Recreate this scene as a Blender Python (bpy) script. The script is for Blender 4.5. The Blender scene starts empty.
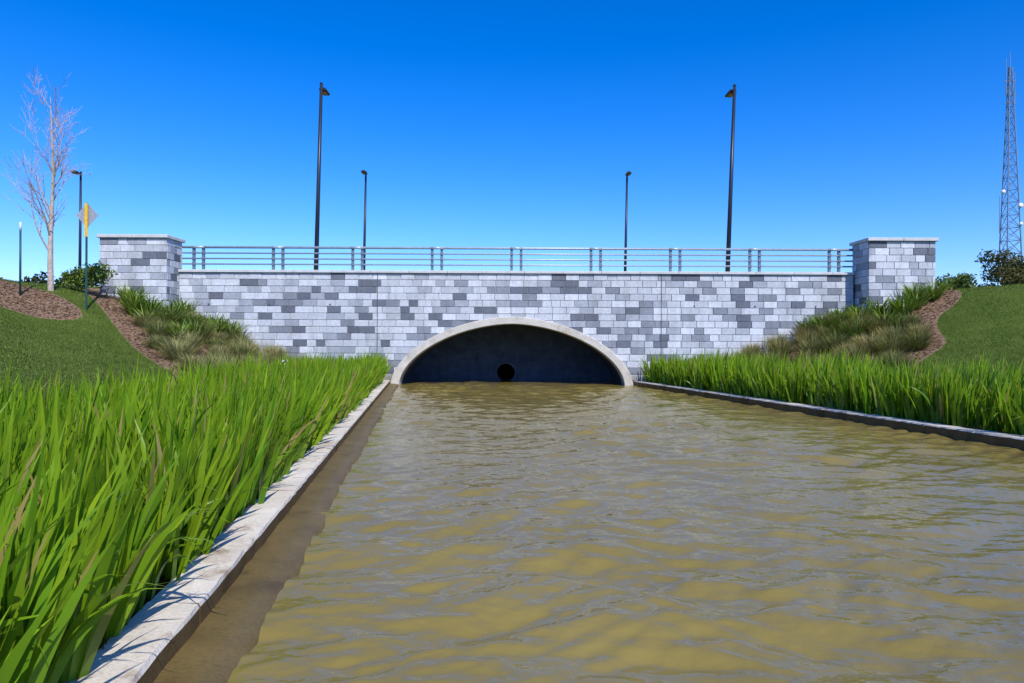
import bpy, math, random
import numpy as np
from mathutils import Vector, Matrix
random.seed(7); rng=np.random.default_rng(11)
scene=bpy.context.scene
COL=scene.collection
SUN_EL=math.radians(46); SUN_AZ=math.radians(22)
# ------------------------------------------------------------ helpers
def link(o,parent=None):
    COL.objects.link(o)
    if parent: o.parent=parent
    return o
def empty(name,loc=(0,0,0)):
    e=bpy.data.objects.new(name,None); e.location=loc; e.empty_display_size=.3
    return link(e)
class MB:
    def __init__(s): s.v=[];s.f=[];s.c=[];s.m=[]
    def quad(s,p,col=(1,1,1),m=0):
        n=len(s.v); s.v+= [tuple(q) for q in p]; s.c+=[col]*len(p); s.f.append(tuple(range(n,n+len(p)))); s.m.append(m)
    def box(s,x0,x1,y0,y1,z0,z1,col=(1,1,1),b=0.0,m=0):
        if b<=0:
            n=len(s.v)
            s.v+=[(x0,y0,z0),(x1,y0,z0),(x1,y1,z0),(x0,y1,z0),(x0,y0,z1),(x1,y0,z1),(x1,y1,z1),(x0,y1,z1)]
            s.c+=[col]*8
            for f in [(0,3,2,1),(4,5,6,7),(0,1,5,4),(1,2,6,5),(2,3,7,6),(3,0,4,7)]:
                s.f.append(tuple(n+i for i in f)); s.m.append(m)
        else:
            def loop(x0,x1,y0,y1,z,c):
                return [(x0+c,y0,z),(x1-c,y0,z),(x1,y0+c,z),(x1,y1-c,z),(x1-c,y1,z),(x0+c,y1,z),(x0,y1-c,z),(x0,y0+c,z)]
            L=[loop(x0+b,x1-b,y0+b,y1-b,z0,b*.4),loop(x0,x1,y0,y1,z0+b,b),loop(x0,x1,y0,y1,z1-b,b),loop(x0+b,x1-b,y0+b,y1-b,z1,b*.4)]
            n=len(s.v)
            for l in L: s.v+=l; s.c+=[col]*8
            for k in range(3):
                for i in range(8):
                    j=(i+1)%8
                    s.f.append((n+k*8+i,n+k*8+j,n+k*8+8+j,n+k*8+8+i)); s.m.append(m)
            s.f.append(tuple(n+i for i in range(7,-1,-1))); s.m.append(m)
            s.f.append(tuple(n+24+i for i in range(8))); s.m.append(m)
    def tube(s,pts,rad,sides=8,col=(1,1,1),cap=True,m=0):
        pts=[Vector(p) for p in pts]; n0=len(s.v); N=len(pts)
        ref=None
        for i,p in enumerate(pts):
            d=(pts[min(i+1,N-1)]-pts[max(i-1,0)]).normalized()
            if ref is None:
                ref=Vector((1,0,0)) if abs(d.x)<.8 else Vector((0,1,0))
            a=(ref-d*ref.dot(d)).normalized(); b=d.cross(a); ref=a
            for k in range(sides):
                t=2*math.pi*k/sides
                s.v.append(tuple(p+(a*math.cos(t)+b*math.sin(t))*rad[i])); s.c.append(col)
        for i in range(N-1):
            for k in range(sides):
                j=(k+1)%sides
                s.f.append((n0+i*sides+k,n0+i*sides+j,n0+(i+1)*sides+j,n0+(i+1)*sides+k)); s.m.append(m)
        if cap:
            s.f.append(tuple(n0+k for k in range(sides-1,-1,-1))); s.m.append(m)
            s.f.append(tuple(n0+(N-1)*sides+k for k in range(sides))); s.m.append(m)
    def obj(s,name,mats,parent=None,smooth=False):
        me=bpy.data.meshes.new(name); me.from_pydata(s.v,[],s.f)
        if not isinstance(mats,(list,tuple)): mats=[mats]
        for mt in mats: me.materials.append(mt)
        a=me.color_attributes.new("Col",'FLOAT_COLOR','POINT')
        arr=np.ones((len(s.v),4),dtype=np.float32); arr[:,:3]=np.array(s.c,dtype=np.float32)
        a.data.foreach_set("color",arr.ravel())
        me.polygons.foreach_set("material_index",s.m)
        if smooth: me.polygons.foreach_set("use_smooth",[True]*len(s.f))
        me.update()
        return link(bpy.data.objects.new(name,me),parent)
def npmesh(name,V,F,C,mat,parent=None,smooth=False):
    me=bpy.data.meshes.new(name); k=F.shape[1]
    me.vertices.add(len(V)); me.vertices.foreach_set("co",V.astype(np.float32).ravel())
    me.loops.add(F.size); me.loops.foreach_set("vertex_index",F.astype(np.int32).ravel())
    me.polygons.add(len(F)); me.polygons.foreach_set("loop_start",np.arange(0,F.size,k,dtype=np.int32))
    me.materials.append(mat)
    a=me.color_attributes.new("Col",'FLOAT_COLOR','POINT')
    arr=np.ones((len(V),4),dtype=np.float32); arr[:,:3]=C; a.data.foreach_set("color",arr.ravel())
    if smooth: me.polygons.foreach_set("use_smooth",np.ones(len(F),dtype=bool))
    me.update(calc_edges=True); me.validate()
    return link(bpy.data.objects.new(name,me),parent)
# ------------------------------------------------------------ materials
class NT:
    def __init__(s,name):
        s.mat=bpy.data.materials.new(name); s.mat.use_nodes=True
        s.n=s.mat.node_tree.nodes; s.l=s.mat.node_tree.links
        s.p=s.n['Principled BSDF']; s.out=s.n['Material Output']
    def N(s,t,**kw):
        x=s.n.new(t)
        for k,v in kw.items():
            if k in x.inputs: x.inputs[k].default_value=v
            else: setattr(x,k,v)
        return x
    def L(s,a,b): s.l.new(a,b)
    def noise(s,scale,detail=4,rough=.5,vec=None):
        n=s.N('ShaderNodeTexNoise'); n.inputs['Scale'].default_value=scale; n.inputs['Detail'].default_value=detail; n.inputs['Roughness'].default_value=rough
        if vec is None: vec=s.coord()
        s.L(vec,n.inputs['Vector']); return n.outputs['Fac']
    def coord(s):
        if not hasattr(s,'_g'): s._g=s.N('ShaderNodeNewGeometry').outputs['Position']
        return s._g
    def ramp(s,fac,stops,interp='LINEAR'):
        r=s.N('ShaderNodeValToRGB'); r.color_ramp.interpolation=interp
        e=r.color_ramp.elements
        while len(e)<len(stops): e.new(.5)
        for i,(p,c) in enumerate(stops):
            e[i].position=p
            c=(c,c,c) if isinstance(c,(int,float)) else c
            e[i].color=(*c,1)
        s.L(fac,r.inputs['Fac']); return r.outputs['Color']
    def mix(s,a,b,fac,mode='MIX'):
        m=s.N('ShaderNodeMix',data_type='RGBA',blend_type=mode)
        for idx,x in ((6,a),(7,b)):
            if isinstance(x,tuple): m.inputs[idx].default_value=(*x,1)
            else: s.L(x,m.inputs[idx])
        if isinstance(fac,(int,float)): m.inputs[0].default_value=fac
        else: s.L(fac,m.inputs[0])
        return m.outputs[2]
    def col(s):
        a=s.N('ShaderNodeAttribute'); a.attribute_name="Col"; return a.outputs['Color']
    def bump(s,h,strength=.3,dist=.02):
        b=s.N('ShaderNodeBump'); b.inputs['Strength'].default_value=strength; b.inputs['Distance'].default_value=dist
        s.L(h,b.inputs['Height']); s.L(b.outputs['Normal'],s.p.inputs['Normal']); return b
    def base(s,c,rough=.8,metal=0,spec=.3):
        if isinstance(c,tuple): s.p.inputs['Base Color'].default_value=(*c,1)
        else: s.L(c,s.p.inputs['Base Color'])
        s.p.inputs['Roughness'].default_value=rough; s.p.inputs['Metallic'].default_value=metal
        s.p.inputs['Specular IOR Level'].default_value=spec
def m_block():
    t=NT('block_masonry'); c=t.col()
    n=t.noise(9,6,.65); n2=t.noise(60,3,.6); n3=t.noise(.5,4,.6)
    c=t.mix(c,t.ramp(n,[(.3,.78),(.7,1.12)]),.85,'MULTIPLY')
    c=t.mix(c,t.ramp(n2,[(.3,.68),(.7,1.25)]),.75,'MULTIPLY')
    c=t.mix(c,t.ramp(n3,[(.35,.88),(.65,1.05)]),.8,'MULTIPLY')
    mp=t.N('ShaderNodeMapping'); t.L(t.coord(),mp.inputs[0]); mp.inputs['Scale'].default_value=(1.6,1.6,.16)
    n4=t.noise(1.6,5,.65,mp.outputs[0]); c=t.mix(c,t.ramp(n4,[(.38,(.82,.81,.79)),(.55,(1,1,1))]),.7,'MULTIPLY')
    sep=t.N('ShaderNodeSeparateXYZ'); t.L(t.coord(),sep.inputs[0])
    ad=t.N('ShaderNodeMath',operation='MULTIPLY_ADD'); t.L(n,ad.inputs[0]); ad.inputs[1].default_value=-.6; t.L(sep.outputs['Z'],ad.inputs[2])
    st=t.ramp(ad.outputs[0],[(.0,(.42,.38,.28)),(.25,(1,1,1))])
    c=t.mix(c,st,.8,'MULTIPLY')
    t.base(c,.9,0,.2); t.bump(n2,.6,.016); return t.mat
def m_conc(name,c0,c1,stain=None,scale=3,rough=.85,amt=.8):
    t=NT(name); n=t.noise(scale,8,.65); n2=t.noise(45,4,.6)
    c=t.ramp(n,[(.3,c0),(.7,c1)])
    c=t.mix(c,t.ramp(n2,[(.3,.7),(.7,1.1)]),.6,'MULTIPLY')
    if stain:
        n3=t.noise(1.3,8,.7); c=t.mix(c,stain,t.ramp(n3,[(.54,0),(.63,amt)]))
        n4=t.noise(14,6,.75); c=t.mix(c,tuple(v*.8 for v in stain),t.ramp(n4,[(.62,0),(.70,amt*.7)]))
    t.base(c,rough,0,.25); t.bump(n2,.5,.01); return t.mat
def m_leaf(name,trans=.35,rough=.45,spec=.35):
    t=NT(name); c=t.col(); n=t.noise(3,3,.5)
    c=t.mix(c,t.ramp(n,[(.3,.75),(.7,1.2)]),.6,'MULTIPLY')
    t.base(c,rough,0,spec)
    tr=t.N('ShaderNodeBsdfTranslucent'); c2=t.mix(c,(1.0,1.0,.45),1,'MULTIPLY'); t.L(c2,tr.inputs['Color'])
    mx=t.N('ShaderNodeMixShader'); mx.inputs[0].default_value=trans
    t.L(t.p.outputs[0],mx.inputs[1]); t.L(tr.outputs[0],mx.inputs[2]); t.L(mx.outputs[0],t.out.inputs['Surface']); return t.mat
def m_plain(name,c,rough=.5,metal=0,spec=.4,var=.25):
    t=NT(name); n=t.noise(14,5,.6); cc=t.mix(c,t.ramp(n,[(.3,1-var),(.7,1+var*.4)]),1,'MULTIPLY'); t.base(cc,rough,metal,spec); return t.mat
def m_ground():
    t=NT('lawn_and_mulch'); a=t.col(); sep=t.N('ShaderNodeSeparateColor'); t.L(a,sep.inputs[0])
    n=t.noise(.9,6,.6); n2=t.noise(14,4,.65); n3=t.noise(70,3,.6)
    g=t.ramp(n,[(.3,(.07,.115,.016)),(.7,(.12,.165,.028))])
    g=t.mix(g,t.ramp(n2,[(.3,.6),(.7,1.25)]),.8,'MULTIPLY')
    g=t.mix(g,t.ramp(n3,[(.3,.6),(.7,1.3)]),.6,'MULTIPLY')
    mu=t.ramp(n2,[(.3,(.14,.08,.045)),(.5,(.31,.19,.12)),(.72,(.44,.31,.21))])
    mu=t.mix(mu,t.ramp(n3,[(.35,.45),(.65,1.3)]),.9,'MULTIPLY')
    sb=t.N('ShaderNodeMath',operation='MULTIPLY_ADD'); t.L(n2,sb.inputs[0]); sb.inputs[1].default_value=.5
    sb2=t.N('ShaderNodeMath',operation='ADD'); t.L(sep.outputs[0],sb2.inputs[0]); sb2.inputs[1].default_value=-.25; t.L(sb2.outputs[0],sb.inputs[2])
    c=t.mix(g,mu,t.ramp(sb.outputs[0],[(.45,0),(.55,1)]))
    mud=t.ramp(n2,[(.3,(.04,.034,.014)),(.7,(.09,.07,.03))])
    c=t.mix(c,mud,sep.outputs[1])
    t.base(c,.95,0,.1); t.bump(n3,.9,.04); return t.mat
def m_water():
    t=NT('murky_water'); n=t.noise(.35,4,.55); c=t.ramp(n,[(.3,(.185,.142,.036)),(.7,(.225,.175,.050))])
    t.base(c,.07,0,.5); t.p.inputs['IOR'].default_value=1.33
    mp=t.N('ShaderNodeMapping'); t.L(t.coord(),mp.inputs[0]); mp.inputs['Rotation'].default_value=(0,0,.42); mp.inputs['Scale'].default_value=(1,1.35,1)
    a=t.noise(3.4,2,.45,mp.outputs[0]); b=t.noise(12,2,.5,mp.outputs[0])
    m=t.N('ShaderNodeMath',operation='MULTIPLY_ADD'); t.L(b,m.inputs[0]); m.inputs[1].default_value=.2; t.L(a,m.inputs[2])
    t.bump(m.outputs[0],.5,.05); return t.mat
M_block=m_block()
M_mortar=m_conc('mortar',(.43,.44,.46),(.56,.565,.58))
M_cope=m_conc('precast_coping',(.46,.46,.46),(.60,.60,.59))
M_ring=m_conc('arch_concrete',(.44,.41,.35),(.62,.58,.51),(.34,.29,.21),2.5)
M_curb=m_conc('curb_concrete',(.58,.51,.41),(.74,.68,.58),(.27,.18,.10),2.0,.85,.75)
M_wet=m_conc('wet_ledge',(.11,.075,.022),(.18,.125,.038),(.075,.05,.016),2,.45)
M_face=m_conc('curb_face_algae',(.09,.055,.02),(.17,.105,.04),(.04,.026,.011),3,.5)
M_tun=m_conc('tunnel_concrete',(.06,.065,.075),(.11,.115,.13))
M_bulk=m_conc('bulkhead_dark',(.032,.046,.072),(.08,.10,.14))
M_iris=m_leaf('iris_leaf',.38,.38,.4)
M_strap=m_leaf('strap_leaf',.25)
M_tuft=m_leaf('tuft_grass',.3,.7,.1)
M_fol=m_leaf('foliage',.25,.6,.2)
M_ground=m_ground(); M_water=m_water()
M_rail=m_plain('rail_metal',(.36,.43,.48),.4,.2)
M_railpost=m_plain('rail_post_metal',(.15,.20,.25),.45,.2)
M_pole=m_plain('pole_paint',(.022,.028,.04),.4,.1)
M_head=m_plain('lamp_head',(.045,.03,.02),.4,.3)
M_lens=m_plain('lamp_lens',(.45,.22,.06),.2)
M_bark=m_plain('pale_bark',(.50,.41,.35),.85,0,.2,.5)
M_steel=m_plain('galvanised_steel',(.17,.24,.33),.5,.2)
M_asph=m_plain('asphalt',(.05,.05,.052),.9)
M_white=m_plain('white_paint',(.7,.7,.68),.6)
M_yel=m_plain('yellow_sign',(.80,.47,.01),.5)
M_signb=m_plain('sign_back_metal',(.36,.37,.40),.45,.2)
M_green=m_plain('green_post',(.02,.07,.07),.5)
M_petal=m_plain('petal_white',(.8,.8,.78),.6)
# ------------------------------------------------------------ layout functions
YW=27.0
def xl(Y): Y=np.clip(Y,-2,YW); return -1.75-.13*(Y-3.44)
def xr(Y): Y=np.clip(Y,-2,YW); return 4.8+.22*(YW-Y)
def sstep(a,b,x): t=np.clip((x-a)/(b-a),0,1); return t*t*(3-2*t)
def smin(a,b,k=.5):
    h=np.clip(.5+.5*(b-a)/k,0,1); return b*(1-h)+a*h-k*h*(1-h)
def lump(X,Y): return .05*np.sin(X*.9+Y*.5)+.04*np.sin(X*.37-Y*1.1+1.3)+.03*np.sin(X*2.1+Y*1.7)
def toeL(Y): return 3.8-1.2*sstep(17,27,Y)
def toeR(Y): return 3.3-.9*sstep(17,27,Y)
def hz(X,Y):
    X=np.asarray(X,float);Y=np.asarray(Y,float)
    dl=xl(Y)-X; dr=X-xr(Y)
    sl=.30+.13*sstep(19,27,Y); sr=.30+.12*sstep(19,27,Y)
    zl=.16+sl*np.maximum(dl-toeL(Y),0); zr=.16+sr*np.maximum(dr-toeR(Y),0)
    z=np.where(X<0,zl,zr)
    z=np.where(z>.17,smin(z,np.where(X<0,3.80,3.93),.7),z)
    z=z+lump(X,Y)*sstep(.2,.9,z)
    return z
# ------------------------------------------------------------ terrain
offs=np.concatenate([[0.17],np.arange(.3,26,.25),[27,29,32,36,42,50,65,90,130,200,300,450,700]])
mid=np.linspace(0,1,9)
rowsF=np.concatenate([[-60,-40,-25,-15,-10,-6,-4,-2],np.arange(-1,27,.25),[27.05]])
rowsB=np.concatenate([[27.3,28.5],np.arange(30,60,3),[65,75,90,120,160,220,300,450,700,1000]])
V=[];C=[];nc=None
def bedmask(X,Y):
    dL=( (X+10.6)*4.5 - (Y-20)*(-4.8) )/math.hypot(4.5,4.8)
    dR=( (Y-20)*4.9-(X-12.1)*6 )/math.hypot(4.9,6)
    wob=.25*np.sin(X*1.3+Y)
    return np.where(X<0,np.clip((dL+wob)*2+.5,0,1)*(X>-17)*(Y>14),np.clip((dR+wob)*2+.5,0,1)*(X<18)*(Y>14))
def mulch(X,Y):
    r=np.hypot((X+16.3)/2.3,(Y-22.0)/1.35); T=np.clip((1-r)*3+.5,0,1)
    return np.maximum(bedmask(X,Y),T)
for Y in np.concatenate([rowsF,rowsB]):
    back=Y>27.2
    a=xl(Y);b=xr(Y)
    XL=(a-offs)[::-1]; XM=a-.15+(b-a+.3)*mid; XR=b+offs
    X=np.concatenate([XL,XM,XR]); nc=len(X)
    if back: Z=np.full(nc,3.85)
    else:
        Z=np.concatenate([hz(XL,np.full_like(XL,Y)),np.full(len(XM),-1.2),hz(XR,np.full_like(XR,Y))])
    mu=mulch(X,np.full_like(X,Y)) if not back else np.zeros(nc)
    dl=a-X; dr=X-b
    shelf=np.where(X<0,dl<toeL(Y)+.1,dr<toeR(Y)+.1)*(0 if back else 1.0)
    for i in range(nc): V.append((X[i],Y,Z[i])); C.append((mu[i],shelf[i],0))
V=np.array(V);C=np.array(C)
nr=len(rowsF)+len(rowsB); F=[]
iL=len(offs); 
for r in range(nr-1):
    for c in range(nc-1):
        if r==len(rowsF)-1 and iL-1<=c<=iL+len(mid)-1: continue
        F.append((r*nc+c,r*nc+c+1,(r+1)*nc+c+1,(r+1)*nc+c))
npmesh('ground',V,np.array(F),C,M_ground,None,True)
# ------------------------------------------------------------ water
ys=[2.2]
while ys[-1]<27: ys.append(ys[-1]*1.0065+.003)
ys=np.array([-60,-20,-5,0,1.2,1.8]+ys+[28,29,30.6]); nx=480
A=np.linspace(0,1,nx)
Yg=np.repeat(ys[:,None],nx,1); a=xl(ys)[:,None]-.1; b=xr(ys)[:,None]+.1
Xg=a+(b-a)*A[None,:]; Zg=np.zeros_like(Xg)
Xw=Xg+.25*np.sin(Yg*.9+Xg*.4)+.12*np.sin(Yg*2.3-Xg*1.1); Yw=Yg+.25*np.sin(Xg*.8-Yg*.3)+.10*np.sin(Xg*2.6+Yg*.7)
for k in range(110):
    lam=math.exp(rng.uniform(math.log(.15),math.log(1.5))); th=math.radians(112)+rng.normal(0,.48); kk=2*math.pi/lam
    ph=kk*(Xw*math.cos(th)+Yw*math.sin(th))+rng.uniform(0,6.28)
    Zg+=.0039*lam*(np.sin(ph)+.25*np.cos(2*ph))
Zg*=(.75+.40*np.sin(Xg*.7+Yg*.23)*np.sin(Yg*.41-Xg*.3))
ny=len(ys); idx=np.arange(ny*nx).reshape(ny,nx)
F=np.stack([idx[:-1,:-1],idx[:-1,1:],idx[1:,1:],idx[1:,:-1]],-1).reshape(-1,4)
V=np.stack([Xg,Yg,Zg],-1).reshape(-1,3)
npmesh('water',V,F,np.ones((len(V),3)),M_water,None,True)
# ------------------------------------------------------------ canal curbs
def curb(name,fx,sgn,ledge):
    e=empty(name)
    mb=MB(); y=-8.0; rr=random.Random(3)
    while y<26.9:
        y1=min(y+3.0,26.95); n=20
        g=.006
        st=[y+g+(y1-y-2*g)*i/n for i in range(n+1)]
        prof=[(0,-.9),(0,.155),(.012,.18),(.30,.185),(.32,.16),(.32,-.1)]
        base=len(mb.v)
        for s_ in st:
            j=rr.uniform(-.014,.014)
            for (o,z) in prof:
                mb.v.append((fx(s_)+sgn*(o+(j if .01<o<.1 else (j*.5 if o<.01 else 0))),s_,z+rr.uniform(-.004,.004))); mb.c.append((1,1,1))
        P=len(prof)
        for i in range(n):
            for k in range(P-1):
                q=(base+i*P+k,base+(i+1)*P+k,base+(i+1)*P+k+1,base+i*P+k+1)
                mb.f.append(q if sgn<0 else q[::-1]); mb.m.append(1 if k==0 else 0)
        for i in (0,n):
            mb.f.append(tuple(base+i*P+k for k in range(P))); mb.m.append(1)
        y=y1
    mb.obj('curb_top',[M_curb,M_face],e)
    if ledge:
        mb=MB(); n=260
        for i in range(n+1):
            Y=-8+34.95*i/n; w=.34+.02*math.sin(Y*1.3)+.012*math.sin(Y*5.1)
            for (o,z) in [(-.02,.055),(w*.5,.042),(w,.026),(w+.03,-.05),(w+.05,-.6)]:
                mb.v.append((fx(Y)-sgn*o,Y,z+rr.uniform(-.003,.003))); mb.c.append((1,1,1))
        for i in range(n):
            for k in range(4):
                mb.f.append((i*5+k,i*5+k+1,(i+1)*5+k+1,(i+1)*5+k)); mb.m.append(0)
        mb.obj('wet_ledge',M_wet,e,True)
    return e
curb('canal_curb',lambda Y: float(xl(Y)),-1,True)
curb('canal_curb',lambda Y: float(xr(Y)),1,False)
# ------------------------------------------------------------ bridge
bridge=empty('bridge',(0,0,0))
NA=1.78
def arch(x,a,b):
    t=1-(abs(x)/a)**NA
    return b*t**(1/NA) if t>0 else -9
ZT=4.40; XA,XB=-13.2,13.5
mb=MB(); xs=sorted(set([XA,XB]+[4.6*math.sin(math.pi/2*i/60) for i in range(-60,61)]))
for i in range(len(xs)-1):
    x0,x1=xs[i],xs[i+1]
    z0=arch(x0,4.6,2.5) if abs(x0)<4.599 else (0 if (abs(x1)<4.599) else -1.3)
    z1=arch(x1,4.6,2.5) if abs(x1)<4.599 else (0 if (abs(x0)<4.599) else -1.3)
    if x1<=-4.599 or x0>=4.599: z0=z1=-1.3
    mb.quad([(x0,YW+.035,z0),(x1,YW+.035,z1),(x1,YW+.035,ZT),(x0,YW+.035,ZT)])
    mb.quad([(x1,YW+.45,z1),(x0,YW+.45,z0),(x0,YW+.45,ZT),(x1,YW+.45,ZT)])
    mb.quad([(x0,YW+.035,ZT),(x1,YW+.035,ZT),(x1,YW+.45,ZT),(x0,YW+.45,ZT)])
mb.obj('wall_core',M_mortar,bridge)
PAL=[((.60,.625,.665),.36),((.51,.535,.575),.27),((.37,.395,.44),.15),((.25,.27,.31),.11),((.15,.165,.20),.11)]
def pick(rr):
    t=rr.random(); s=0
    for c,w in PAL:
        s+=w
        if t<s: break
    f=rr.uniform(.92,1.08); return tuple(v*f for v in c)
def panel(mb,org,ud,nd,W,z0,z1,rr,clip=None,rh=.265,bw=.55,jt=.016):
    ud=Vector(ud);nd=Vector(nd);org=Vector(org)
    def P(u,z,d): q=org+ud*u+nd*d; return (q.x,q.y,z)
    r=0; z=z0
    while z<z1-.05:
        zt=min(z+rh,z1); u=-(bw*.5 if r%2 else 0)-rr.uniform(0,.04)
        while u<W:
            w=bw*rr.choice([1,1,1,.98,.66,1.02,1.3]); a=max(u,0);b=min(u+w,W); u+=w
            if b-a<.05: continue
            a0,b0,c0,d0=a+jt/2,b-jt/2,z+jt/2,zt-jt/2
            col=pick(rr); dep=.035+rr.uniform(-.008,.010)
            if clip:
                n=14
                us=[a0+(b0-a0)*i/n for i in range(n+1)]
                cl=[max(c0,clip(org.x+q)) for q in us]
                if min(cl)>=d0: continue
                if max(cl)>c0+1e-6:
                    for i in range(n):
                        if cl[i]<d0 and cl[i+1]<d0:
                            mb.quad([P(us[i],cl[i],dep),P(us[i+1],cl[i+1],dep),P(us[i+1],d0,dep),P(us[i],d0,dep)],col)
                            mb.quad([P(us[i],d0,dep),P(us[i+1],d0,dep),P(us[i+1],d0,0),P(us[i],d0,0)],col)
                    continue
            bv=.008
            jj=[rr.uniform(-.004,.004) for _ in range(4)]
            f=[P(a0+bv,c0+bv,dep+jj[0]),P(b0-bv,c0+bv,dep+jj[1]),P(b0-bv,d0-bv,dep+jj[2]),P(a0+bv,d0-bv,dep+jj[3])]
            k=[P(a0,c0,dep-bv*1.3),P(b0,c0,dep-bv*1.3),P(b0,d0,dep-bv*1.3),P(a0,d0,dep-bv*1.3)]
            h=[P(a0,c0,0),P(b0,c0,0),P(b0,d0,0),P(a0,d0,0)]
            n0=len(mb.v); mb.v+=f+k+h; mb.c+=[col]*12
            mb.f.append((n0,n0+1,n0+2,n0+3)); mb.m.append(0)
            for L in (0,4):
                for i in range(4):
                    j=(i+1)%4; mb.f.append((n0+L+4+i,n0+L+4+j,n0+L+j,n0+L+i)); mb.m.append(0)
        z=zt; r+=1
mb=MB(); rr=random.Random(21)
panel(mb,(XA,YW+.035,0),(1,0,0),(0,-1,0),XB-XA,-.1,ZT,rr,clip=lambda x: arch(x,4.66,2.58))
mb.obj('masonry_blocks',M_block,bridge)
mb=MB()
for x in (-5.33,5.9): mb.box(x-.010,x+.010,YW-.020,YW+.01,-.2,ZT-.01)
for x in np.arange(-12,13,2.4):
    if abs(x)>5: 
        mb.tube([(x,YW-.02,3.15),(x,YW+.03,3.15)],[.035,.035],8)
mb.obj('expansion_joint',M_tun,bridge)
mb=MB(); x=XA
while x<XB-.01:
    x1=min(x+1.52,XB); mb.box(x+.004,x1-.004,YW-.09,YW+.5,ZT+.002,ZT+.11,b=.012); x=x1
mb.obj('coping',M_cope,bridge)
# arch ring
mb=MB(); n=96
def apt(a,b,t):
    c,s=math.cos(t),math.sin(t)
    return (a*math.copysign(abs(c)**(2/NA),c), b*abs(s)**(2/NA))
def arcpts(a,b): return [(a,-1.2)]+[apt(a,b,math.pi*i/n) for i in range(n+1)]+[(-a,-1.2)]
inner=arcpts(4.44,2.41); outer=arcpts(4.78,2.70)
Y0,Y1=YW-.14,YW+.6
for i in range(len(inner)-1):
    a,b=inner[i],inner[i+1]; c,d=outer[i],outer[i+1]
    ch=.02
    def lerp(p,q,t): return (p[0]+(q[0]-p[0])*t,p[1]+(q[1]-p[1])*t)
    a2,b2=lerp(a,c,.07),lerp(b,d,.07); c2,d2=lerp(c,a,.07),lerp(d,b,.07)
    mb.quad([(a2[0],Y0,a2[1]),(b2[0],Y0,b2[1]),(d2[0],Y0,d2[1]),(c2[0],Y0,c2[1])])
    mb.quad([(a2[0],Y0,a2[1]),(a[0],Y0+ch,a[1]),(b[0],Y0+ch,b[1]),(b2[0],Y0,b2[1])])
    mb.quad([(c[0],Y0+ch,c[1]),(c2[0],Y0,c2[1]),(d2[0],Y0,d2[1]),(d[0],Y0+ch,d[1])])
    mb.quad([(a[0],Y0+ch,a[1]),(a[0],Y1,a[1]),(b[0],Y1,b[1]),(b[0],Y0+ch,b[1])])
    mb.quad([(c[0],Y0+ch,c[1]),(d[0],Y0+ch,d[1]),(d[0],YW+.06,d[1]),(c[0],YW+.06,c[1])])
mb.obj('arch_ring',M_ring,bridge)
mb=MB()
tn=arcpts(4.48,2.45)
YE=30.5
for i in range(len(tn)-1):
    a,b=tn[i],tn[i+1]
    for k in range(3):
        ya,yb=Y1-.02+(YE+.3-Y1)*k/3,Y1-.02+(YE+.3-Y1)*(k+1)/3
        mb.quad([(a[0],ya,a[1]),(a[0],yb,a[1]),(b[0],yb,b[1]),(b[0],ya,b[1])])
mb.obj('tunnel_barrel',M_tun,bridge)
mb=MB(); cx,cz,R=-.27,.33,.40; N=48
for i in range(N):
    t0,t1=2*math.pi*i/N,2*math.pi*(i+1)/N
    def sq(t):
        c,s=math.cos(t),math.sin(t); m=max(abs(c),abs(s)); return (cx+.6*c/m,cz+.6*s/m)
    p0=(cx+R*math.cos(t0),cz+R*math.sin(t0));p1=(cx+R*math.cos(t1),cz+R*math.sin(t1)); q0,q1=sq(t0),sq(t1)
    mb.quad([(p0[0],YE,p0[1]),(q0[0],YE,q0[1]),(q1[0],YE,q1[1]),(p1[0],YE,p1[1])])
    mb.quad([(p0[0],YE,p0[1]),(p1[0],YE,p1[1]),(p1[0],YE+6,p1[1]),(p0[0],YE+6,p0[1])])
mb.quad([(cx+R*math.cos(2*math.pi*i/N),YE+6,cz+R*math.sin(2*math.pi*i/N)) for i in range(N)])
for (x0,x1,z0,z1) in [(-4.8,cx-.6,-1.3,2.6),(cx+.6,4.8,-1.3,2.6),(cx-.6,cx+.6,cz+.6,2.6),(cx-.6,cx+.6,-1.3,cz-.6)]:
    mb.quad([(x0,YE,z0),(x1,YE,z0),(x1,YE,z1),(x0,YE,z1)])
for z in (.85,1.25,1.65,2.05): mb.box(-4.5,4.5,YE-.02,YE-.002,z,z+.03)
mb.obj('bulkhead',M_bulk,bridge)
mb=MB(); 
for i in range(N):
    t0,t1=2*math.pi*i/N,2*math.pi*(i+1)/N
    for (ra,rb,ya,yb) in [(R,R+.07,YE-.06,YE-.06),(R+.07,R+.07,YE-.06,YE)]:
        mb.quad([(cx+ra*math.cos(t0),ya,cz+ra*math.sin(t0)),(cx+rb*math.cos(t0),yb,cz+rb*math.sin(t0)),(cx+rb*math.cos(t1),yb,cz+rb*math.sin(t1)),(cx+ra*math.cos(t1),ya,cz+ra*math.sin(t1))])
mb.obj('pipe_rim',M_tun,bridge)
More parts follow.
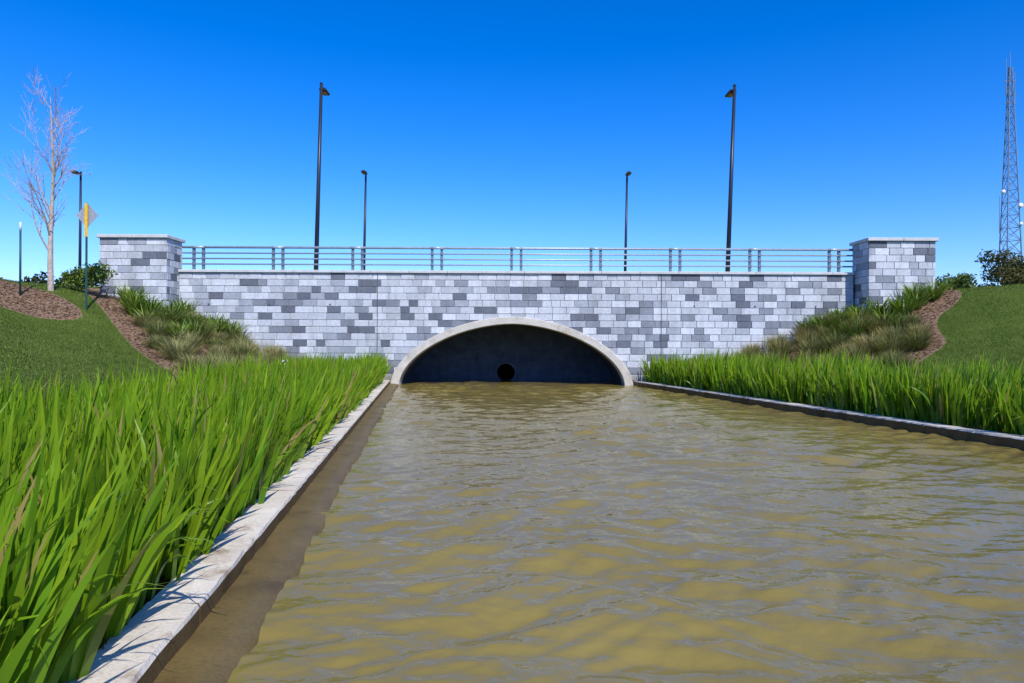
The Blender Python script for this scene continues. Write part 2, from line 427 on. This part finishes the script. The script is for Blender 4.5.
# pillars
def pillar(x0,x1,seed):
    e=empty('masonry_pillar'); mb=MB(); yb=27.25; dp=yb-26.035; mb.box(x0,x1,26.035,yb,1.0,5.6); mb.obj('core',M_mortar,e)
    mb=MB(); rr=random.Random(seed); w=x1-x0; zz=1.1
    panel(mb,(x0-.03,26.035,0),(1,0,0),(0,-1,0),w+.06,zz,5.6,rr)
    panel(mb,(x0,yb,0),(0,-1,0),(-1,0,0),dp,zz,5.6,rr)
    panel(mb,(x1,26.035,0),(0,1,0),(1,0,0),dp,zz,5.6,rr)
    panel(mb,(x1,yb,0),(-1,0,0),(0,1,0),w,zz,5.6,rr)
    mb.obj('blocks',M_block,e)
    mb=MB(); m=(x0+x1)/2
    mb.box(x0-.10,m-.004,25.90,yb+.12,5.602,5.73,b=.015); mb.box(m+.004,x1+.10,25.90,yb+.12,5.602,5.73,b=.015)
    mb.obj('cap',M_cope,e)
pillar(-15.7,-13.2,5); pillar(13.6,16.1,6)
# railing
e=empty('bridge_railing'); mb=MB(); mp=MB(); yr=YW+.22; zb=ZT+.11
for z,r in ((5.43,.050),(5.20,.032),(4.98,.032),(4.76,.032)):
    mb.tube([(-13.15,yr,z),(13.55,yr,z)],[r,r],10)
for k in range(9):
    xc=-12.52+3.17*k
    for d in (-.19,.19):
        mp.box(xc+d-.05,xc+d+.05,yr-.012+.0,yr+.085,zb+.02,5.40,b=.006)
        mp.box(xc+d-.11,xc+d+.11,yr-.09,yr+.12,zb+.002,zb+.026,b=.005)
        for z in (5.20,4.98,4.76): mp.box(xc+d-.055,xc+d+.055,yr-.046,yr-.014,z-.045,z+.045,b=.004)
    mb.box(xc-.25,xc+.25,yr-.062,yr-.052,5.375,5.48)
mb.obj('rails',M_rail,e,True); mp.obj('posts',M_railpost,e)
# road on the embankment
mb=MB(); mb.box(-120,120,30.6,44.5,3.70,3.975); mb.obj('road',M_asph)
mb=MB()
for y in (30.3,44.5): mb.box(-120,120,y,y+.3,3.70,4.10,b=.02)
mb.obj('road_kerb',M_cope)
mb=MB()
for k in range(-20,21): mb.box(k*6,k*6+3,37.48,37.6,3.978,3.981)
mb.obj('lane_marking',M_white)
mb=MB(); mb.box(-13,13.4,27.62,30.29,3.70,4.0); mb.obj('sidewalk',M_cope)
# ------------------------------------------------------------ street lamps
def lamp(x,y,top,side,lean):
    e=empty('street_lamp',(x,y,3.90)); H=top-3.90
    mb=MB(); mb.box(-.2,.2,-.2,.2,0,.12,b=.01); mb.tube([(0,0,.1),(0,0,.45)],[.15,.13],16)
    mb.tube([(0,0,.3),(0,0,H)],[.105,.065],16); mb.tube([(0,0,H-.02),(0,0,H+.05)],[.075,.05],12)
    mb.tube([(0,0,H-.18),(0,side*.3,H-.16)],[.035,.035],8); mb.obj('pole',M_pole,e,True)
    mb=MB(); y0,y1=sorted((side*.18,side*.85)); mb.box(-.16,.16,y0,y1,H-.23,H-.11,b=.03)
    mb.box(-.10,.10,y0+.1,y1-.15,H-.11,H-.05,b=.02); mb.obj('head',M_head,e)
    mb=MB(); mb.box(-.11,.11,y0+.14,y1-.14,H-.25,H-.232); mb.obj('lens',M_lens,e)
    e.rotation_euler=(0,math.radians(lean),0)
lamp(-8.62,29.9,12.98,1,1.4); lamp(9.40,29.9,12.98,1,1.9)
lamp(-9.95,45.6,13.0,-1,.9); lamp(7.50,45.6,13.0,-1,.9); lamp(-28.9,45.6,12.9,-1,.3)
# ------------------------------------------------------------ sign, marker post
def gz(x,y): return float(hz(x,y))
def sign():
    x,y=-14.35,23.0; z=gz(x,y); e=empty('traffic_sign',(x,y,z-.05)); H=1.72+137*23/683-z+.05
    mb=MB(); mb.box(-.03,.03,-.02,.02,0,H,b=.004); mb.obj('post',M_green,e)
    zc=H-.42; s=.42
    mb=MB()
    pts=[(s,0),(0,s),(-s,0),(0,-s)]
    f=[(.0+p*.9,.035+.0,zc+q) for p,q in pts]; b=[(.0+p*.9,.04,zc+q) for p,q in pts]
    mb.quad(f[::-1]); mb.quad(b)
    for i in range(4): j=(i+1)%4; mb.quad([f[i],f[j],b[j],b[i]])
    mb.obj('diamond_panel',M_signb,e)
    mb=MB(); mb.box(-.05,.05,-.03,-.022,H-1.15,H-.02,b=.002); mb.obj('yellow_marker',M_yel,e)
sign()
x,y=-16.0,22.2; z=gz(x,y); e=empty('marker_post',(x,y,z-.05)); 
mb=MB(); mb.tube([(0,0,0),(0,0,2.15)],[.035,.03],10); mb.obj('post',M_green,e,True)
mb=MB(); mb.tube([(0,0,2.15),(0,0,2.42)],[.032,.032],10); mb.obj('reflective_top',M_white,e,True)
# ------------------------------------------------------------ bare tree
def bare_tree(x,y,H):
    z=gz(x,y)-.05; mb=MB(); R=random.Random(14)
    def grow(p,d,L,r,lev):
        n=7 if lev<2 else 4; pts=[p.copy()];rad=[r]; q=p.copy(); dd=d.copy()
        for i in range(n):
            dd=(dd+Vector((R.uniform(-1,1),R.uniform(-1,1),R.uniform(-.2,.8)))*(.06 if lev==0 else .13)).normalized()
            if lev==0: dd=(dd+Vector((0,0,.25))).normalized()
            q=q+dd*L/n; pts.append(q.copy()); rad.append(max(r*(1-.88*(i+1)/n),.0045))
        mb.tube(pts,rad,8 if lev==0 else (5 if lev<2 else 3),cap=False)
        if lev>=3: return
        k={0:19,1:7,2:4}[lev]
        for i in range(k):
            t=(.20+.78*i/k) if lev==0 else R.uniform(.2,.97)
            f=t*n; a=int(min(f,n-1)); pp=pts[a].lerp(pts[a+1],f-a); ax=(pts[a+1]-pts[a]).normalized()
            az=R.uniform(0,6.28); perp=Vector((math.cos(az),math.sin(az),0)); perp=(perp-ax*perp.dot(ax)).normalized()
            ang=math.radians(R.uniform(20,40) if lev==0 else R.uniform(18,45))
            nd=ax*math.cos(ang)+perp*math.sin(ang)
            LL=(H*.38*(1-t*.62)*R.uniform(.75,1.15)) if lev==0 else L*R.uniform(.3,.6)
            rr0=rad[a]*(.45 if lev==0 else .55)
            grow(pp,nd,LL,max(rr0,.006),lev+1)
    grow(Vector((x,y,z)),Vector((.0,0,1)),H,.10,0)
    mb.obj('bare_tree',M_bark,None,True)
bare_tree(-15.95,23.6,6.7)
# ------------------------------------------------------------ lattice tower
e=empty('lattice_tower',(109.2,150,3.95)); mb=MB(); TH=58.5
def tw(z): return .35+2.45*(1-z/TH)
def leg(i,z):
    a=math.radians(90+120*i+15); w=tw(z)*1.12; return (w*math.cos(a),w*math.sin(a),z)
nl=22
zs=[TH*(1-(1-i/nl)**1.12) for i in range(nl+1)]
for i in range(3): mb.tube([leg(i,z) for z in zs],[.19-.09*k/nl for k in range(nl+1)],6)
for k in range(nl):
    for i in range(3):
        j=(i+1)%3
        mb.tube([leg(i,zs[k]),leg(j,zs[k+1])],[.07,.07],4,cap=False); mb.tube([leg(j,zs[k]),leg(i,zs[k+1])],[.07,.07],4,cap=False)
        mb.tube([leg(i,zs[k+1]),leg(j,zs[k+1])],[.06,.06],4,cap=False)
mb.obj('mast',M_steel,e)
mb=MB()
mb.tube([(0,0,TH-1),(0,0,TH+3.5)],[.12,.06],6); mb.tube([(-.9,0,TH-6),(-.9,0,TH+2)],[.11,.06],6); mb.tube([(1.0,0,TH-8),(1.0,0,TH-1)],[.11,.06],6)
for z in (TH-6,TH-8,TH-3): mb.tube([(-1.4,0,z),(1.4,0,z)],[.08,.08],5)
mb.tube([(-2.2,0,22),(-2.2,0,30)],[.09,.05],6); mb.tube([(-2.2,0,23),(0,0,23)],[.05,.05],5)
mb.obj('antennas',M_steel,e)
mb=MB()
for (x_,z_,r_) in ((-1.9,31,.45),(1.9,28,.55),(2.0,24,.4)):
    mb.tube([(x_,-.9,z_),(x_,-.6,z_),(x_,-.2,z_)],[r_*.96,r_,r_*.3],16)
mb.obj('dishes',M_white,e,True)
# ------------------------------------------------------------ blades
def blades(name,B,lean_az,lean,L,W,curl,phi,C0,C1,mat,seg=6,parent=None):
    N=len(B); s=np.linspace(0,1,seg+1)
    th=lean[:,None]+curl[:,None]*(s[None,:]**1.6)
    thm=(th[:,1:]+th[:,:-1])/2; ds=(L/seg)[:,None]
    h=np.concatenate([np.zeros((N,1)),np.cumsum(np.sin(thm)*ds,1)],1); v=np.concatenate([np.zeros((N,1)),np.cumsum(np.cos(thm)*ds,1)],1)
    P=np.stack([B[:,0,None]+h*np.cos(lean_az)[:,None],B[:,1,None]+h*np.sin(lean_az)[:,None],B[:,2,None]+v],-1)
    w=(.75+.25*np.sin(s*3.1))*(1-s**3.2)*.5+.0; w[-1]=.02
    wd=np.stack([np.cos(phi),np.sin(phi),np.zeros(N)],-1)[:,None,:]*(W[:,None,None]*w[None,:,None])
    V=np.stack([P-wd,P+wd],2).reshape(-1,3)
    b=(np.arange(N)*(seg+1)*2)[:,None]; k=(np.arange(seg)*2)[None,:]
    F=np.stack([b+k,b+k+1,b+k+3,b+k+2],-1).reshape(-1,4)
    cc=C0[:,None,:]*(1-s)[None,:,None]+C1[:,None,:]*s[None,:,None]
    C=np.repeat(cc[:,:,None,:],2,2).reshape(-1,3)
    return npmesh(name,V,F,C,mat,parent,True)
def iris(name,side,y0,y1,dens,seed,hs=1.0):
    r=np.random.default_rng(seed)
    wmax=4.4; n=int(dens/6*(y1-y0)*wmax)
    Y=r.uniform(y0,y1,n); o=r.uniform(.30,wmax,n)
    ne=int((y1-y0)*7); Y=np.concatenate([Y,r.uniform(y0,y1,ne)]); o=np.concatenate([o,r.uniform(.30,.55,ne)])
    lim=(toeL(Y) if side<0 else toeR(Y))+.15+.25*np.sin(Y*1.7)
    k=o<lim; Y=Y[k];o=o[k]
    X=(xl(Y)-o) if side<0 else (xr(Y)+o)
    patch=np.sin(X*1.9+Y*.8)*np.sin(Y*1.3-X*.6)
    k=r.random(len(X))<(.84+.24*patch); X=X[k];Y=Y[k];o=o[k];patch=patch[k]
    m=6; n=len(X)
    fan=r.uniform(0,math.pi,n)
    X6=np.repeat(X,m);Y6=np.repeat(Y,m); f6=np.repeat(fan,m)+r.normal(0,.15,n*m)
    sp=np.tile(np.linspace(-1,1,m),n)+r.normal(0,.25,n*m)
    az=np.where(sp>0,f6,f6+math.pi)+r.normal(0,.2,n*m)
    lean=np.abs(sp)*r.uniform(.10,.36,n*m)
    ef=np.repeat(np.clip(1-(o-.25)/.7,0,1),m)   # edge plants splay over the curb
    lx=lean*np.cos(az)+.06-side*.14*ef*r.random(n*m); ly=lean*np.sin(az)-.03
    az=np.arctan2(ly,lx); lean=np.hypot(lx,ly)
    L=hs*r.uniform(.74,1.16,n*m)*(1-.16*np.abs(sp)) * np.repeat(1+.12*patch,m)*np.repeat(r.uniform(.80,1.14,n),m)
    W=r.uniform(.040,.072,n*m)
    curl=np.abs(r.normal(.14,.24,n*m)); br=r.random(n*m)<(.07+.08*ef); curl[br]+=r.uniform(.6,1.8,br.sum())
    phi=f6+r.normal(0,.5,n*m)
    z=hz(X6,Y6)-.02
    B=np.stack([X6+.06*sp*np.cos(f6),Y6+.06*sp*np.sin(f6),z],-1)
    t=np.clip(.55*r.random((n*m,1))+.45*np.repeat(r.random(n),m)[:,None],0,1)
    c=np.array([.075,.215,.010])*(1-t)+np.array([.30,.46,.020])*t
    c*=np.repeat(1+.15*patch,m)[:,None]
    dry=r.random(n*m)<.018; c[dry]=np.array([.42,.33,.12])
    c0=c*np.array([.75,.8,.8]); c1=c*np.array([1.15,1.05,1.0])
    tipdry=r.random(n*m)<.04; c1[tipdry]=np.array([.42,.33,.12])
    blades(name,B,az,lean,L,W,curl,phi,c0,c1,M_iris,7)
iris('iris_bed',-1,-1.0,26.6,200,1,1.03)
iris('iris_bed',1,6.0,26.6,200,2,1.15)
e=empty('iris_flower'); mb=MB(); R=random.Random(5)
for (x,y,h) in ((-6.35,19.0,.98),):
    z=gz(x,y); mb.tube([(x,y,z),(x+.03,y,z+h)],[.006,.005],5,col=(.1,.2,.03))
    for k in range(6):
        a=k*math.pi/3+R.uniform(-.2,.2); up=.05 if k%2 else -.02
        c,s=math.cos(a),math.sin(a); p=Vector((x+.03,y,z+h)); t=Vector((-s,c,0))
        mb.quad([p,p+Vector((c*.05,s*.05,.03))+t*.035,p+Vector((c*.10,s*.10,up)),p+Vector((c*.05,s*.05,.03))-t*.035])
mb.obj('petals',M_petal,e)
# ------------------------------------------------------------ planting beds
def in_bed(x,y): return bedmask(np.array([x]),np.array([y]))[0]>.8
def clumps(name,pts,nb,Lr,Wr,leanr,curlr,ca,cb,mat,seed,seg=5,rad=.12):
    r=np.random.default_rng(seed); P=np.array(pts); n=len(P); N=n*nb
    sc=np.repeat(r.uniform(.7,1.2,n),nb)
    a=r.uniform(0,6.283,N); rr=rad*np.sqrt(r.random(N))*sc
    bx=np.repeat(P[:,0],nb)+rr*np.cos(a); by=np.repeat(P[:,1],nb)+rr*np.sin(a)
    B=np.stack([bx,by,hz(bx,by)-.03],-1)
    lean=r.uniform(*leanr,N)*(rr/(rad*sc)*.6+.4); L=r.uniform(*Lr,N)*sc; W=r.uniform(*Wr,N); curl=r.uniform(*curlr,N)
    t=np.clip(np.repeat(r.random(n),nb)*.65+r.random(N)*.35,0,1)[:,None]
    c=np.array(ca)*(1-t)+np.array(cb)*t
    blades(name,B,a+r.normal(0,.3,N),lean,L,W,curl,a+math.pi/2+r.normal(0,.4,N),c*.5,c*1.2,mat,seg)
R=random.Random(9)
def scatter(n,fn,mind):
    out=[];tries=0
    while len(out)<n and tries<30000:
        tries+=1; p=fn()
        if p is None: continue
        if all((p[0]-q[0])**2+(p[1]-q[1])**2>mind*mind for q in out): out.append(p)
    return out
def fL_green():
    x,y=R.uniform(-16,-10.3),R.uniform(20,26.8)
    if x<-12.9 and y>25.6: return None
    return (x,y) if in_bed(x-.6,y-.4) and hz(x,y)>1.85+.3*math.sin(x*3) else None
def fL_tan():
    x,y=R.uniform(-14.5,-7.0),R.uniform(17.5,26.75)
    return (x,y) if in_bed(x-.4,y-.3) and .30<hz(x,y)<2.2 else None
def fR_green():
    x,y=R.uniform(10.6,17.0),R.uniform(20.5,26.8)
    if x>13.3 and y>25.6: return None
    return (x,y) if in_bed(x+.5,y-.4) and hz(x,y)>1.95+.3*math.sin(x*3) else None
def fR_tan():
    x,y=R.uniform(7.0,15.0),R.uniform(17.5,26.75)
    return (x,y) if in_bed(x+.35,y-.25) and .30<hz(x,y)<2.3 else None
G0,G1=(.06,.13,.016),(.24,.34,.035)
clumps('agapanthus_bed',scatter(62,fL_green,.60),90,(.6,1.1),(.034,.060),(.1,.75),(.4,1.5),G0,G1,M_strap,31)
clumps('agapanthus_bed',scatter(62,fR_green,.60),90,(.6,1.1),(.034,.060),(.1,.75),(.4,1.5),G0,G1,M_strap,32)
clumps('ornamental_grass_bed',scatter(66,fL_tan,.74),460,(.55,.84),(.012,.020),(.05,1.1),(.1,1.0),(.12,.17,.035),(.46,.40,.19),M_tuft,33,4,.18)
clumps('ornamental_grass_bed',scatter(70,fR_tan,.74),460,(.55,.84),(.012,.020),(.05,1.1),(.1,1.0),(.10,.14,.035),(.42,.34,.15),M_tuft,34,4,.18)
def chips(name,n,xr_,seed):
    r=np.random.default_rng(seed); X=r.uniform(*xr_,n);Y=r.uniform(17,26.9,n); k=mulch(X,Y)>.6; X=X[k];Y=Y[k];N=len(X)
    P=np.stack([X,Y,hz(X,Y)+.012],-1); a=r.uniform(0,6.28,N); l=r.uniform(.02,.06,N)[:,None]
    u=np.stack([np.cos(a),np.sin(a),r.uniform(-.3,.5,N)],-1)*l; v=np.stack([-np.sin(a),np.cos(a),r.uniform(-.3,.3,N)],-1)*l*.35
    V=np.stack([P-u-v,P+u-v,P+u+v,P-u+v],1).reshape(-1,3); t=r.random((N,1))
    c=np.array([.12,.07,.04])*(1-t)+np.array([.48,.35,.24])*t
    npmesh(name,V,np.arange(len(V)).reshape(-1,4),np.repeat(c,4,0),M_fol)
chips('bark_mulch',26000,(-18.8,-7),61); chips('bark_mulch',24000,(7,18),62)
def lawn(seed,n,xr_,yr_,name):
    r=np.random.default_rng(seed); X=r.uniform(*xr_,n);Y=r.uniform(*yr_,n)
    dl=np.where(X<0,xl(Y)-X-toeL(Y),X-xr(Y)-toeR(Y)); k=(dl>.1)&(mulch(X,Y)<.4); X=X[k];Y=Y[k];N=len(X)
    B=np.stack([X,Y,hz(X,Y)-.01],-1); a=r.uniform(0,6.283,N); t=r.random((N,1))
    c=np.array([.07,.125,.014])*(1-t)+np.array([.19,.24,.04])*t
    blades(name,B,a,r.uniform(0,.7,N),r.uniform(.035,.085,N),r.uniform(.010,.018,N),r.uniform(0,.8,N),a+1.57,c*.8,c*1.1,M_fol,2)
lawn(41,110000,(-21,-6),(8,27),'lawn_grass'); lawn(42,90000,(9,22),(11,27),'lawn_grass')
# ------------------------------------------------------------ foliage masses
def foliage(name,blobs,dens,size,ca,cb,seed,parent=None):
    r=np.random.default_rng(seed); VV=[];CC=[]
    for (c,rad) in blobs:
        n=int(dens*rad[0]*rad[2]); u=r.normal(size=(n,3)); u/=np.linalg.norm(u,axis=1)[:,None]
        rr=r.random(n)**.35; lob=1+.25*np.sin(u[:,0]*5+c[0])*np.sin(u[:,2]*4+u[:,1]*5+c[1])
        P=np.array(c)+u*np.array(rad)*(rr*lob)[:,None]
        a=r.normal(size=(n,3)); a/=np.linalg.norm(a,axis=1)[:,None]; b=np.cross(a,r.normal(size=(n,3))); b/=np.linalg.norm(b,axis=1)[:,None]
        s=size*r.uniform(.5,1.3,n)[:,None]
        VV.append(np.stack([P-a*s,P+b*s*.5,P+a*s,P-b*s*.5],1).reshape(-1,3))
        t=np.clip(.5*r.random(n)+.5*r.random(),0,1)[:,None]; cc=np.array(ca)*(1-t)+np.array(cb)*t
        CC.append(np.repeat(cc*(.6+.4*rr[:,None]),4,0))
    V=np.concatenate(VV);C=np.concatenate(CC); F=np.arange(len(V)).reshape(-1,4)
    return npmesh(name,V,F,C,M_fol,parent)
R=random.Random(77)
et=empty('evergreen_tree')
bl=[((43.7+R.uniform(-1.5,1.5),60+R.uniform(-1,1),7.6+R.uniform(-1.6,1.7)),(R.uniform(.7,1.1),.9,R.uniform(.6,.9))) for _ in range(20)]
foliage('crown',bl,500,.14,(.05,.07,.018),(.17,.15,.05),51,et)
mb=MB(); mb.tube([(44,60,3.8),(44.1,60,5.2),(44,60,6.8)],[.16,.13,.06],8)
for k in range(6): a=k*1.05; mb.tube([(44.05,60,5+.2*k),(44+math.cos(a)*1.1,60+math.sin(a)*.8,6.2+.2*k)],[.06,.02],5)
mb.obj('trunk',M_bark,et,True)
bl=[((-15.6+R.uniform(-.4,.7),24.9+R.uniform(-.3,.4),4.0+R.uniform(-.2,.35)),(.42,.4,.35)) for _ in range(7)]
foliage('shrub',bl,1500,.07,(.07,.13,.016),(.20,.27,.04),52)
bl=[((16.9+R.uniform(-.6,.7),26.3+R.uniform(-.3,.4),3.95+R.uniform(-.2,.2)),(.42,.4,.30)) for _ in range(8)]
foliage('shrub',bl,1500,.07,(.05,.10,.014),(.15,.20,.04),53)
bl=[]
for k in range(38):
    x=-250+k*3.9+R.uniform(-1,1); bl.append(((x,185+R.uniform(-8,8),12.5+R.uniform(-1.5,2.0)),(R.uniform(3,5),4,R.uniform(5,7.5))))
for k in range(30):
    x=122+k*4+R.uniform(-1,1); bl.append(((x,185+R.uniform(-8,8),10+R.uniform(-1.5,2.0)),(R.uniform(3,5),4,R.uniform(5,7.0))))
foliage('distant_treeline',bl,40,.7,(.03,.045,.02),(.06,.075,.03),54)
# ------------------------------------------------------------ camera, light, sky
cam=bpy.data.cameras.new('camera'); co=bpy.data.objects.new('camera',cam); link(co)
cam.lens=24; cam.sensor_width=36; cam.clip_end=3000; cam.clip_start=.05
co.location=(0,0,1.72)
co.rotation_mode='QUATERNION'
q=Matrix.Rotation(math.radians(90),4,'X')@Matrix.Rotation(math.radians(.25),4,'Z')
co.rotation_quaternion=q.to_quaternion()
scene.camera=co
s=Vector((math.sin(SUN_AZ)*math.cos(SUN_EL),-math.cos(SUN_AZ)*math.cos(SUN_EL),math.sin(SUN_EL)))
sd=bpy.data.lights.new('sun','SUN'); sd.energy=5.0; sd.angle=math.radians(.5); sd.color=(1,.96,.89)
so=bpy.data.objects.new('sun',sd); link(so); so.rotation_euler=s.to_track_quat('Z','Y').to_euler()
w=bpy.data.worlds.new('World'); scene.world=w; w.use_nodes=True; nt=w.node_tree
sky=nt.nodes.new('ShaderNodeTexSky'); sky.sky_type='NISHITA'; sky.sun_disc=False; sky.sun_elevation=SUN_EL; sky.sun_rotation=math.pi-SUN_AZ
sky.air_density=1.0; sky.dust_density=.4; sky.ozone_density=2.5
hs=nt.nodes.new('ShaderNodeHueSaturation'); hs.inputs['Saturation'].default_value=1.24
mx=nt.nodes.new('ShaderNodeMix'); mx.data_type='RGBA'; mx.blend_type='MULTIPLY'; mx.inputs[0].default_value=1; mx.inputs[7].default_value=(.98,1.07,1.5,1)
gm=nt.nodes.new('ShaderNodeGamma'); gm.inputs['Gamma'].default_value=1.12
nt.links.new(sky.outputs[0],gm.inputs[0]); nt.links.new(gm.outputs[0],mx.inputs[6]); nt.links.new(mx.outputs[2],hs.inputs['Color']); nt.links.new(hs.outputs[0],nt.nodes['Background'].inputs['Color'])
nt.nodes['Background'].inputs['Strength'].default_value=.12
scene.view_settings.view_transform='Standard'; scene.view_settings.look='None'; scene.view_settings.exposure=0
